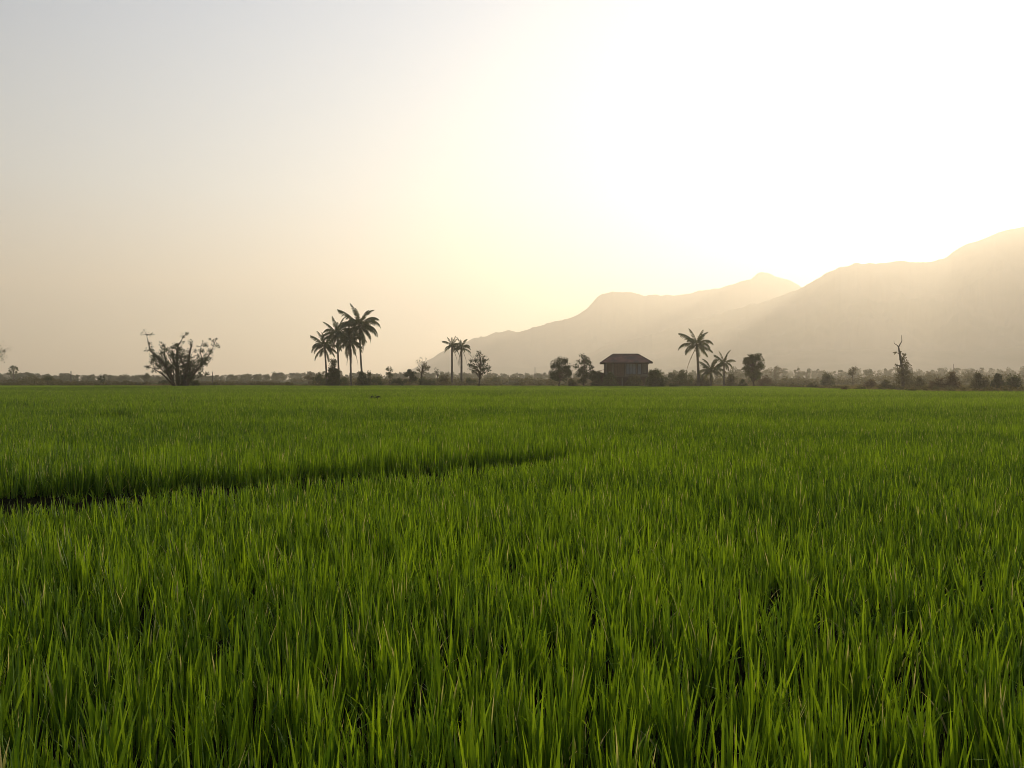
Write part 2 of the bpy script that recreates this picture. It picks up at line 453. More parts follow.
# --- coconut palms
def frond(mb, o, az, el, L, droop, wid, nl=22, tint=.5, hang=.6):
    """arching feather leaf: rachis plus two combs of leaflets"""
    pts = []; p = Vector(o); e = el
    seg = 10
    for i in range(seg + 1):
        pts.append(p.copy())
        p = p + Vector((math.cos(az) * math.cos(e), math.sin(az) * math.cos(e), math.sin(e))) * (L / seg)
        e -= droop / seg * (.4 + 1.3 * i / seg)
    mb.tube(pts, [max(.012, .06 * (1 - i / seg)) for i in range(seg + 1)], 4, tint)
    side = Vector((-math.sin(az), math.cos(az), 0))
    for k in range(nl):
        t = .12 + .88 * k / (nl - 1)
        f = t * seg; i = min(seg - 1, int(f)); q = pts[i].lerp(pts[i + 1], f - i)
        d = (pts[i + 1] - pts[i]).normalized()
        ll = wid * math.sin(math.pi * min(1, .12 + .86 * t)) ** .6 * rnd.uniform(.8, 1.1)
        for s in (-1, 1):
            out = (side * s * .62 + d * .85 + Vector((0, 0, -hang * rnd.uniform(.6, 1.3)))).normalized()
            tip = q + out * ll + Vector((0, 0, -.12 * ll))
            mid = q + out * ll * .45
            w = d * (.052 + .03 * rnd.random()) * (L / 3.8)
            mb.add([q - w * .5, q + w * .5, mid + w * .8, tip, mid - w * .8], [(0, 1, 2, 4), (2, 3, 4)], min(1, max(0, tint + rnd.gauss(0, .12))))

def palm(px, D, ccy, base, r, label, lean_px=0., nf=19, dead=4, curve=0., tr=.15, dead_long=0., group='coconut palms along the field edge', emin=-.75, small=False, hang=.85):
    s = D / F; base = foot(D)
    H = (base - ccy) * s; L = r * s * 1.46
    nf = int(nf * 1.15); root = empty('coconut_palm', (*at(px, D)[:2], 0)); tag(root, label, 'palm tree', group)
    lx = lean_px * s
    tb = MB(); pts = []; rs = []
    for i in range(15):
        t = i / 14
        pts.append(Vector((lx * t ** 1.4 + curve * s * math.sin(math.pi * t), 0, -.1 + (H + .1) * t)))
        rs.append(tr * (1.5 - .35 * t if t > .06 else 1.95) * (1 + .07 * (i % 2)))
    tb.tube(pts, rs, 9)
    tb.obj('trunk', M['bark_grey'], root, True)
    o = pts[-1]
    cb = MB()
    for k in range(nf):
        az = k * 2.399963 + rnd.uniform(-.25, .25)
        t = k / (nf - 1)
        el = 1.35 - t * (1.35 - emin) + rnd.uniform(-.12, .12)
        fw = .16 if el > .95 else .28
        frond(cb, o + Vector((0, 0, .25 * (1 - t))), az, el, L * rnd.uniform(.85, 1.08) * (.8 + .2 * math.sin(math.pi * min(1, t + .2))), (rnd.uniform(.7, 1.4) if el > .85 else rnd.uniform(1.6, 2.4)) if el > 0 else rnd.uniform(.9, 1.5), L * fw, 40, rnd.uniform(.2, .75), hang)
    # crown shaft
    cb.clump(o, .35, 30, .3, 1)
    cb.obj('crown', M['palm'], root)
    if dead:
        db = MB()
        for k in range(dead):
            az = rnd.uniform(0, 6.283)
            frond(db, o + Vector((0, 0, -.15)), az, -1.05 + rnd.uniform(-.25, .1), L * rnd.uniform(.65, .95) * (1 + dead_long), .5, L * .12, 18, rnd.random(), 1.2)
        db.obj('dead_fronds', M['dead'], root)
    return root

# cluster of four
palm(327, 203, 347, 384.5, 14, 'lowest coconut palm on the left side of the tall palm clump', lean_px=-2.5, nf=17, dead=1, emin=-.6)
palm(339, 200, 335, 385, 15, 'slim coconut palm second from the left in the tall palm clump', lean_px=-2, nf=18, dead=4)
palm(351, 196, 341, 386, 15, 'coconut palm with brown dead fronds wrapped down its trunk', lean_px=-1, nf=20, dead=8, dead_long=.25, emin=-.9, hang=.9)
palm(363, 198, 327, 385.5, 18, 'tallest coconut palm with a wide crown in the palm clump', lean_px=-3.5, curve=-1, nf=24, dead=6, emin=-.9)
# pair
palm(452, 215, 346.5, 385, 9, 'left one of two slender palms beside the bushes', lean_px=0, nf=13, dead=2, tr=.17, emin=-.3, dead_long=.6)
palm(461.5, 217, 348, 385, 8.5, 'right one of two slender palms beside the bushes', lean_px=0, nf=13, dead=4, tr=.19, emin=-.2, dead_long=.8)
# by the house
palm(699, 185, 345.5, 384, 15.5, 'tall coconut palm with arching fronds right of the house', lean_px=-2.2, nf=15, dead=2, tr=.19, emin=-.35, dead_long=.7)
palm(724, 180, 364, 386, 10.5, 'short young coconut palm left of the oval tree', nf=12, dead=0, tr=.12, emin=-.2)
palm(711, 183, 372, 386, 13, 'stemless palm with fronds near the ground below the tall palm', nf=14, dead=2, tr=.14, emin=-.1)

# fan palm, far left
def fan_palm(px, D, ccy, base, r, label):
    s = D / F; H = (foot(D) - ccy) * s; Rr = r * s
    root = empty('fan_palm', (*at(px, D)[:2], 0)); tag(root, label, 'palm tree')
    tb = MB(); tb.tube([(0, 0, -.1), (0.05, 0, H * .5), (0, 0, H)], [.32, .24, .22], 8); tb.obj('trunk', M['bark_grey'], root, True)
    cb = MB()
    for k in range(26):
        az = k * 2.4; el = 1.4 - 2.3 * k / 25
        d = Vector((math.cos(az) * math.cos(el), math.sin(az) * math.cos(el), math.sin(el)))
        c = Vector((0, 0, H)) + d * Rr * .55
        cb.tube([(0, 0, H), c], [.04, .03], 4)
        u = d.cross(Vector((.1, .2, 1))).normalized()
        for j in range(11):
            a = -1.5 + 3.0 * j / 10
            e = (d * math.cos(a) + u * math.sin(a)).normalized() * Rr * .5
            w = e.cross(u if abs(a) < .3 else d).normalized() * .12
            cb.add([c, c + e * .6 + w, c + e, c + e * .6 - w], [(0, 1, 2, 3)], rnd.random())
    cb.obj('crown', M['palm'], root)
fan_palm(13.5, 420, 370, 384.5, 5, 'small round headed fan palm near the left edge of the photo')

# big multi stemmed tree
def big_tree():
    D = 188; s = D / F; bx, by = 180, foot(188)
    root = empty('spreading_tree', (*at(bx, D)[:2], 0))
    tag(root, 'large ragged tree with many splayed stems standing alone on the left', 'tree')
    P = lambda x, y, d=0: Vector(((x - bx) * s, d, (by - (y if y < 385.6 else by + .3)) * s))
    tb = MB(); cb = MB()
    limbs = [
        ([(174, 386, 0), (171, 374, -.3), (165, 364, -.8), (160, 357, -1.2), (153, 351, -1.5), (151.5, 344, -1.6), (149.5, 335, -1.7)], [.5, .42, .36, .3, .2, .12, .04]),
        ([(178, 386, .2), (177, 370, .3), (176, 356, .5), (177, 346, .6), (182, 337, .8)], [.6, .5, .38, .22, .05]),
        ([(183, 386, 0), (187, 370, -.4), (190, 358, -.8), (191.5, 351, -1.0), (194, 345, -1.2)], [.5, .4, .32, .26, .18]),
        ([(185, 386, .3), (193, 372, 1.2), (200, 362, 2.0), (207, 352, 2.6), (210, 342, 2.9)], [.42, .32, .22, .12, .05]),
        ([(184, 386, -.3), (194, 375, -1.5), (203, 368, -2.6), (209, 364, -3.2)], [.36, .26, .15, .05]),
        ([(176, 386, -.3), (166, 375, -1.4), (158, 369, -2.2), (153, 367, -2.6)], [.3, .2, .12, .04]),
        ([(168, 368, -.5), (163, 355, .8), (162, 346, 1.4)], [.25, .15, .05]),
        ([(165, 364, -.8), (157, 362, -.2), (152, 360, .2)], [.2, .1, .04]),
        ([(177, 370, .3), (170, 358, 1.8), (168, 348, 2.4)], [.3, .18, .06]),
        ([(187, 370, -.4), (184, 358, -2.2), (183, 350, -2.8)], [.3, .18, .06]),
        ([(200, 362, 2.0), (199, 352, 1.0), (200, 346, .6)], [.2, .1, .04]),
        ([(179, 386, .6), (182, 372, 2.6), (186, 362, 3.6)], [.35, .22, .08]),
        ([(177, 386, -.6), (172, 374, -2.6), (171, 364, -3.4)], [.35, .22, .08]),
    ]
    for pts, rs in limbs:
        tb.tube([jit(P(*p), .08) if i else P(*p) for i, p in enumerate(pts)], [q * .72 for q in rs], 7)
        for i in range(1, len(pts)):        # twigs
            for _ in range(4):
                a = P(*pts[i]); b = a + Vector((rnd.uniform(-.9, .9), rnd.uniform(-1., 1.), rnd.uniform(-.1, .9)))
                limb(tb, a, b, .07, .02, 4, .2)
                if rnd.random() < .75: cb.clump(b, rnd.uniform(.3, .7), rnd.randint(12, 30), .24, .8)
    tb.obj('trunk', M['bark'], root, True)
    tb2 = MB()
    # dense leafy climber up the middle
    for (x, y, d, r, n) in [(178, 350, 0, .8, 120), (177, 345, 0, .5, 60), (180, 357, .5, 1.1, 190), (175, 358, -.6, 1.0, 160), (178, 365, 0, 1.5, 260), (184, 364, .8, 1.3, 200), (173, 367, -.8, 1.2, 180), (182, 372, -.6, 1.7, 320), (188, 371, .8, 1.5, 240), (178, 378, 0, 1.4, 260), (185, 379, .4, 1.6, 320), (190, 378, -.5, 1.2, 200), (182, 383, 0, 1.3, 220),
                            (194, 366, -.8, 1.1, 120), (193, 374, -1, 1.1, 120)]:
        cb.clump(P(x, y, d), r, n, .34, .9)
    for (x, y, d, r, n) in [(155, 361, -.3, .6, 34), (153, 368, -2.5, .6, 34), (158, 371, -2, .7, 40), (155, 350, -1.3, .5, 26), (161, 347, 1.2, .7, 50), (166, 350, 1.5, .8, 50), (163, 356, 0, .7, 40), (169, 354, 1.8, .9, 60), (170, 347, 2.2, .7, 40), (182, 337, .8, .35, 22), (182, 342, .8, .4, 24),
                            (186, 351, -2.5, .9, 70), (189, 356, -.5, .9, 60), (197, 361, 1.5, .9, 70), (202, 357, 2.2, .9, 60), (206, 351, 2.5, .9, 60), (210, 344, 2.9, .8, 56), (204, 346, 1.2, .7, 40), (213, 346, 2.9, .6, 34), (209, 358, .5, .8, 44), (206, 364, -2.4, .9, 60), (211, 365, -3, .6, 30), (200, 368, -1.8, 1.0, 70), (206, 372, -2.6, .6, 30), (198, 375, 1, .8, 44), (162, 366, -1.5, .8, 46), (165, 373, -1.4, .8, 44), (200, 350, .6, .6, 30)]:
        cb.clump(P(x, y, d), r, n, .30, .8)
    for k in range(84):
        if k % 2: x, y, d = rnd.uniform(186, 208), rnd.uniform(350, 379), rnd.uniform(-3, 3)
        else: x, y, d = rnd.uniform(153, 174), rnd.uniform(349, 372), rnd.uniform(-2.5, 2.5)
        if x > 196 and y > 374: continue
        p = P(x, y, d); q = P(180 + (x - 180) * .45, 384 - (386 - y) * .45, d * .4)
        limb(tb2, q, p, .07, .02, 4, .15)
        cb.clump(p, rnd.uniform(.55, 1.15), rnd.randint(26, 64), .25, .85)
    tb2.obj('side_branches', M['bark'], root, True)
    cb.obj('crown', M['leaf_dark'], root)
big_tree()

# dead tree wrapped in a climber, right
def snag():
    D = 170; s = D / F; bx, by = 903, foot(170)
    root = empty('dead_tree', (*at(bx, D)[:2], 0))
    tag(root, 'tall bare forked dead tree wrapped in leafy climbers on the right', 'tree')
    P = lambda x, y, d=0: Vector(((x - bx) * s, d, (by - (y if y < 385.6 else by + .3)) * s))
    tb = MB()
    tb.tube([P(903, 386.5), P(903, 372), P(901, 362), P(899.5, 353), P(898.5, 347)], [.34, .28, .22, .18, .13], 8)
    tb.tube([P(898.5, 347), P(900.5, 344, .2), P(902.5, 341, .3), P(902, 335, .3)], [.13, .10, .07, .03], 6)
    tb.tube([P(898.5, 347), P(896, 345, -.3), P(893, 343.5, -.5), P(892.5, 340.5, -.6)], [.10, .07, .05, .02], 6)
    tb.tube([P(900, 354), P(896, 352, .4), P(893, 353, .6)], [.08, .05, .02], 5)
    tb.tube([P(901, 362), P(905, 357, .4), P(906, 354, .5)], [.09, .06, .03], 5)
    tb.tube([P(901.5, 366), P(896, 365, -.5), P(894, 366, -.6)], [.08, .05, .02], 5)
    tb.obj('trunk', M['bark_grey'], root, True)
    cb = MB()
    for (x, y, r, n) in [(904, 355, .45, 30), (903, 359, .6, 60), (904, 363, .8, 90), (905, 367, 1.0, 130), (902, 370, 1.0, 130), (906, 373, 1.2, 170), (902, 376, 1.3, 190), (906, 380, 1.6, 240), (900, 382, 1.6, 220), (910, 382, 1.3, 160), (895, 353, .3, 14), (896, 365, .35, 18), (900, 352, .25, 10)]:
        cb.clump(P(x, y, rnd.uniform(-.3, .3)), r * 1.15, int(n * 1.9), .28, 1)
    cb.obj('climber', M['leaf_olive'], root)
snag()

# --- other named trees
G1 = 'scattered trees along the far field edge'
# left edge, only branches reach into the picture
tree('leafy_tree', -14, 200, 343, 385, 44, 'tree cut by the left edge with only its branch tips in view', bottom=.5, n=16, leaves=50, trunk=.4, size=.3, mat='leaf_olive', twigs=10)
tree('small_tree', 48, 260, 374.5, 386.5, 13, 'small flat topped tree with a short stem left of the thin pole', bottom=.42, n=9, leaves=60, size=.3, trunk=.42, mat='leaf')
tree('small_tree', 30, 520, 373.5, 383.5, 8, 'narrow pointed far tree between fan palm and flat topped tree', bottom=.05, n=9, leaves=60, size=.5, mat='leaf')
tree('small_tree', 101, 250, 374, 384.8, 12, 'tiny twiggy bushy tree right of the thin pole on the left', bottom=.2, n=9, leaves=34, size=.28, trunk=.3, mat='leaf_dark')
tree('small_tree', 131, 700, 375.5, 383.5, 6, 'tiny hazy tree left of the far round topped tree', bottom=.2, n=6, leaves=50, size=.6, mat='leaf')
tree('round_tree', 144.5, 480, 372.5, 384, 14, 'hazy round topped tree just left of the large ragged tree', bottom=.12, n=16, leaves=90, size=.5, mat='leaf', cr=1.6)
tree('small_tree', 235, 560, 374, 384, 11, 'hazy tree with uneven top alone right of the large ragged tree', bottom=.15, n=10, leaves=60, size=.5)
tree('small_tree', 258, 600, 375, 384, 9, 'hazy low tree midway between ragged tree and palm clump', bottom=.1, n=9, leaves=60, size=.6)
tree('small_tree', 309, 300, 372, 385, 13, 'thin leafed small tree left of the lowest palm', bottom=.1, n=11, leaves=60, size=.35, mat='leaf_olive')
tree('small_tree', 390, 215, 364.5, 385, 10, 'slim sapling with tiered foliage right of the palm clump', bottom=.25, n=10, leaves=44, size=.28, trunk=.3, cr=.5)
tree('small_tree', 370.5, 205, 365.5, 385, 10, 'loose sapling growing just right of the tallest palm', bottom=.2, n=9, leaves=32, size=.28, cr=.5)
tree('round_tree', 410, 212, 368, 385.5, 17, 'dense dark round tree among bushes left of the palm pair', bottom=.1, n=20, leaves=120, size=.3, mat='leaf_dark')
tree('wispy_tree', 420.5, 220, 357.5, 385, 18, 'wispy tree leaning over the dense round tree', bottom=.35, n=16, leaves=40, size=.28, cr=.65, twigs=6, lean=.08, mat='leaf_olive')
tree('small_tree', 437.5, 225, 368, 385, 8, 'nearly bare small tree left of the palm pair', bottom=.4, n=7, leaves=16, size=.26, cr=.5, twigs=8)
tree('open_tree', 479, 190, 350, 386.3, 26, 'airy tree with a leaning trunk and see through crown right of the palm pair', bottom=.26, n=40, leaves=44, size=.27, trunk=.2, cr=.62, twigs=12, lean=.05, mat='leaf_dark')
tree('round_tree', 559.5, 188, 354, 386, 27, 'dark broad tree, left one of two left of the house', bottom=.02, n=52, leaves=95, size=.3, trunk=.15, cr=.85, mat='leaf_dark')
tree('round_tree', 584, 190, 353, 386, 23, 'dark gappy tree touching the left side of the house', bottom=.03, n=40, leaves=85, size=.3, trunk=.15, cr=.75, mat='leaf_dark')
tree('round_tree', 753.5, 180, 349.5, 386.5, 26, 'dense upright oval tree right of the short palm', bottom=.12, n=66, leaves=95, size=.28, trunk=.12, cr=.75, mat='leaf', pear=.4)
tree('round_tree', 736, 430, 366, 384.5, 20, 'hazy far round tree behind the gap between palm and oval tree', bottom=.05, n=14, leaves=80, size=.5, cr=1.7)
tree('small_tree', 775, 420, 364.5, 384.5, 18, 'hazy rounded tree right behind the dense oval tree', bottom=.05, n=14, leaves=80, size=.5, cr=1.6, mat='leaf_olive')
tree('small_tree', 796, 560, 368, 384.5, 8, 'narrow hazy tree behind the pole right of the oval tree', bottom=.2, n=8, leaves=60, size=.6)
tree('small_tree', 807, 540, 368.5, 384.5, 10, 'hazy round topped tree just right of the pole', bottom=.2, n=9, leaves=60, size=.6)
tree('small_tree', 853, 240, 365, 386, 14, 'palm like small tree with drooping leaves in the right half', bottom=.35, n=12, leaves=50, size=.32, trunk=.3, cr=.7, mat='leaf_olive')
tree('small_tree', 868, 460, 368.5, 385, 14, 'flat crowned hazy tree left of the dead tree', bottom=.4, n=12, leaves=50, size=.5, trunk=.4)
tree('small_tree', 930, 430, 370, 385, 14, 'hazy rounded tree just right of the dead tree', bottom=.1, n=12, leaves=60, size=.5, mat='leaf_olive')
tree('small_tree', 972, 400, 367, 385, 20, 'wide hazy tree behind the brown bushes on the right', bottom=.1, n=16, leaves=60, size=.5, mat='leaf_olive')

# --- bushes
for b in [
    (333, 199, 358, 386, 17, 'tall dark leafy mound under the two left palms', 'leaf_dark', 22, 120),
    (320, 230, 372, 385.5, 18, 'loose green bush left of the dark mound under the palms', 'leaf', 14, 80),
    (343, 230, 376, 385.5, 14, 'low bush behind the trunks of the palm clump', 'leaf', 10, 80),
    (363, 197, 371, 386, 16, 'dense dark bush hiding the foot of the tallest palm', 'leaf_dark', 18, 120),
    (377, 208, 375, 385.5, 16, 'low bush between the tallest palm and the slim sapling', 'leaf', 14, 90),
    (396, 210, 377, 385.5, 18, 'low dark bush right of the slim sapling', 'leaf_dark', 14, 90),
    (427, 212, 376, 385.5, 22, 'wide low bush right of the dense round tree', 'leaf', 18, 90),
    (444, 216, 374, 385.5, 14, 'olive bush at the foot of the palm pair', 'leaf_olive', 12, 80),
    (470, 240, 377, 385.5, 14, 'low bush between palm pair and airy tree', 'leaf', 11, 70),
    (495, 330, 375.5, 385.2, 18, 'hazy bush just right of the airy tree', 'leaf', 12, 70),
    (516, 360, 376, 385.2, 22, 'hazy wide bush between the airy tree and the broad dark tree', 'leaf', 14, 70),
    (571, 186, 378, 386.5, 12, 'light green bush between the two dark trees by the house', 'leaf_olive', 10, 80),
    (597, 192, 369, 386.5, 14, 'dark bush against the left end of the house', 'leaf_dark', 15, 100),
    (610, 182, 371.5, 386.8, 20, 'low dark bush in front of the left half of the house', 'leaf', 12, 90),
    (634, 182, 373.5, 386.8, 22, 'pale low bush in front of the right half of the house', 'leaf_olive', 11, 80),
    (656, 172, 367.5, 387.5, 23, 'big green bush covering the right corner of the house', 'leaf', 24, 120),
    (672, 240, 371, 386, 14, 'bush behind and right of the big green corner bush', 'leaf', 12, 80),
    (684, 200, 368, 386.3, 20, 'tall loose bush left of the tall house palm', 'leaf', 18, 90),
    (702, 190, 374, 386.8, 22, 'olive bush around the foot of the tall house palm', 'leaf_olive', 18, 90),
    (733, 195, 373, 386.5, 15, 'bush between the short palm and the oval tree', 'leaf_olive', 13, 80),
    (743, 190, 379, 386.8, 12, 'low scrub touching the left foot of the oval tree', 'leaf', 9, 70),
    (766, 200, 375, 386.6, 18, 'brownish bush at the right foot of the oval tree', 'leaf_brown', 14, 70),
    (828, 230, 371, 386, 17, 'rounded bush alone between pole and palm like tree', 'leaf', 14, 90),
    (812, 160, 383, 389, 14, 'low tussock in front of the rounded bush', 'leaf_olive', 9, 70),
    (870, 180, 379, 387.5, 16, 'low brown scrub left of the dead tree', 'leaf_brown', 12, 70),
    (886, 150, 380, 389.5, 18, 'olive scrub in front of the dead tree foot', 'leaf_olive', 13, 70),
    (920, 165, 376, 388.5, 18, 'loose scrub right of the dead tree', 'leaf_olive', 13, 60),
    (938, 150, 376, 389.5, 18, 'brown twiggy scrub left of the reddish bush', 'leaf_brown', 13, 50),
    (954, 150, 371, 389.5, 22, 'reddish brown bush in the group near the right edge', 'leaf_brown', 20, 70),
    (978, 152, 372, 389.5, 22, 'dark olive bush right of the reddish brown bush', 'leaf_olive', 20, 90),
    (996, 148, 372.5, 390, 16, 'dark green bush second from the right edge', 'leaf_dark', 16, 100),
    (1014, 146, 373, 390, 22, 'ragged bush cut by the right edge', 'leaf', 18, 80),
    (1042, 146, 370, 390, 30, 'bush just beyond the right edge', 'leaf', 18, 80),
    (165, 300, 379.5, 385, 14, 'low dark bush between round topped tree and ragged tree', 'leaf_dark', 10, 70),
    (195, 195, 380, 386.3, 12, 'low bush at the right foot of the large ragged tree', 'leaf', 9, 70),
    (845, 120, 386.5, 392, 12, 'small tussock mound on the bank left of the dead tree', 'leaf_brown', 8, 60),
    (912, 108, 389, 394.5, 15, 'dark low mound on the bank in front of the dead tree', 'leaf_olive', 9, 70),
    (952, 102, 390, 396, 22, 'dark flat mound at the rice edge below the reddish bush', 'leaf_olive', 12, 70),
    (375, 72, 396, 402, 15, 'dark weedy tuft standing out in the open rice field', 'leaf_dark', 9, 70),
    (673, 172, 383, 388, 14, 'low green tuft at the field edge left of the tall house palm', 'leaf', 9, 60)]:
    px, D, top, base, w, lab, mat, n, lv = b
    bush('bush', px, D, top, base, w, lab, mat=mat, n=n, leaves=lv, size=.30 * (D / 200) ** .6, group='bushes along the field edge')

# --- far woodland, one mass
def woodland():
    tb = MB()
    px = -120.
    while px < 1150:
        for row in range(3):
            D = rnd.uniform(*((620, 760), (820, 1050), (1100, 1500))[row])
            s = D / F
            q = px + rnd.uniform(-6, 6)
            prof = np.interp(q, [-100, 0, 60, 110, 240, 300, 420, 540, 600, 760, 900, 1024, 1200], [9, 8, 6.5, 4.5, 5.5, 9, 8, 7, 8, 11, 12, 13, 13])
            hpx = prof * rnd.uniform(.55, 1.12) * (1, .9, .8)[row]
            H = hpx * s + 1.6; w = rnd.uniform(4, 9) * s
            x, y, _ = at(q, D)
            nck = rnd.randint(7, 10)
            for k in range(nck):
                a = rnd.uniform(0, 6.28); rr = rnd.random() ** .5 * w * .5
                z = H * (rnd.uniform(.05, .92) if k else .85)
                c = w * rnd.uniform(.16, .30)
                tb.clump((x + math.cos(a) * rr * (1 - .5 * z / H), y + math.sin(a) * rr, z), c, 34, 1.1 * (D / 700) ** .7, .85)
            tb.tube([(x, y, 0), (x, y, H * .8)], [.35, .15], 4)
        px += 3.4
    o = tb.obj('distant_woodland', M['leaf']); tag(o, 'far hazy line of woodland below the mountains', 'woodland', kind='stuff')
woodland()

def scrub_belt():
    mb = MB()
    for i in range(1500):
        D = rnd.uniform(240, 560); q = rnd.uniform(-150, 1170)
        dens = vnoise(q / 18, D / 60, 77)
        if dens < .30: continue
        H = rnd.uniform(.7, 1.5) * (1 + 1.6 * dens) * (D / 350) ** .3
        if 60 < q < 290: H *= .45
        if q > 850: H *= 1.45
        x, y, _ = at(q, D)
        for k in range(3):
            c = H * rnd.uniform(.4, .6)
            mb.clump((x + rnd.uniform(-1, 1) * H, y + rnd.uniform(-1, 1) * H, rnd.uniform(.2, .75) * H), c * 1.3, 26, .6 * (D / 300) ** .6, .7)
    for i in range(420):
        D = rnd.uniform(103, 168); q = rnd.uniform(770, 1190)
        x, y, _ = at(q, D)
        if float(far_edge(np.array([x]), np.array([y]))[0]) > -1.5 or vnoise(q / 9, D / 9, 91) < .42: continue
        h = rnd.uniform(.35, .95)
        mb.clump((x, y, h * .5), h * .8, 40, .28, .6)
    for i in range(620):
        q = rnd.uniform(-140, 800); x, y, _ = at(q, 100.)
        D = float(far_edge(np.array([x]), np.array([y]))[0]) + 100 + rnd.uniform(.5, 16)
        if vnoise(q / 13, D / 30, 93) < .40: continue
        x, y, _ = at(q, D); h = rnd.uniform(.5, 1.25) * (.75 + .8 * float(vnoise(q / 30, 0, 95)))
        mb.clump((x, y, h * .5), h * .75, 36, .32, .7)
    o = mb.obj('scrub_belt', M['leaf_olive']); tag(o, 'belt of low scrub behind the rice field', 'scrub', kind='stuff')
scrub_belt()

# ------------------------------------------------------------------ poles
def pole(px, D, top, base, r, label, arm=False):
    s = D / F; H = (foot(D) - top) * s
    mb = MB(); mb.tube([(0, 0, -.2), (0.01, 0, H * .5), (0, 0, H)], [r * 1.15, r, r * .85], 8)
    mb.tube([(-.0, 0, H), (0, 0, H + .06)], [r * 1.0, r * .4], 8)
    if arm: mb.box(-.6, .6, -r * 1.4, -r * 1.02, H - .5, H - .38)
    o = mb.obj('wooden_pole', M['post']); o.location = at(px, D)
    tag(o, label, 'pole', 'thin poles along the field edge')
pole(71, 300, 371, 384.5, .16, 'thin pole between flat topped tree and twiggy tree, far left')
pole(212.5, 210, 372, 386, .09, 'thin post right of the large ragged tree')
pole(535, 320, 367, 384.5, .10, 'thin pole between airy tree and broad dark tree')
pole(798, 220, 366.5, 385.5, .07, 'slender pole right of the dense oval tree')
pole(953.5, 330, 364, 384.5, .08, 'slender pole behind the reddish brown bush')

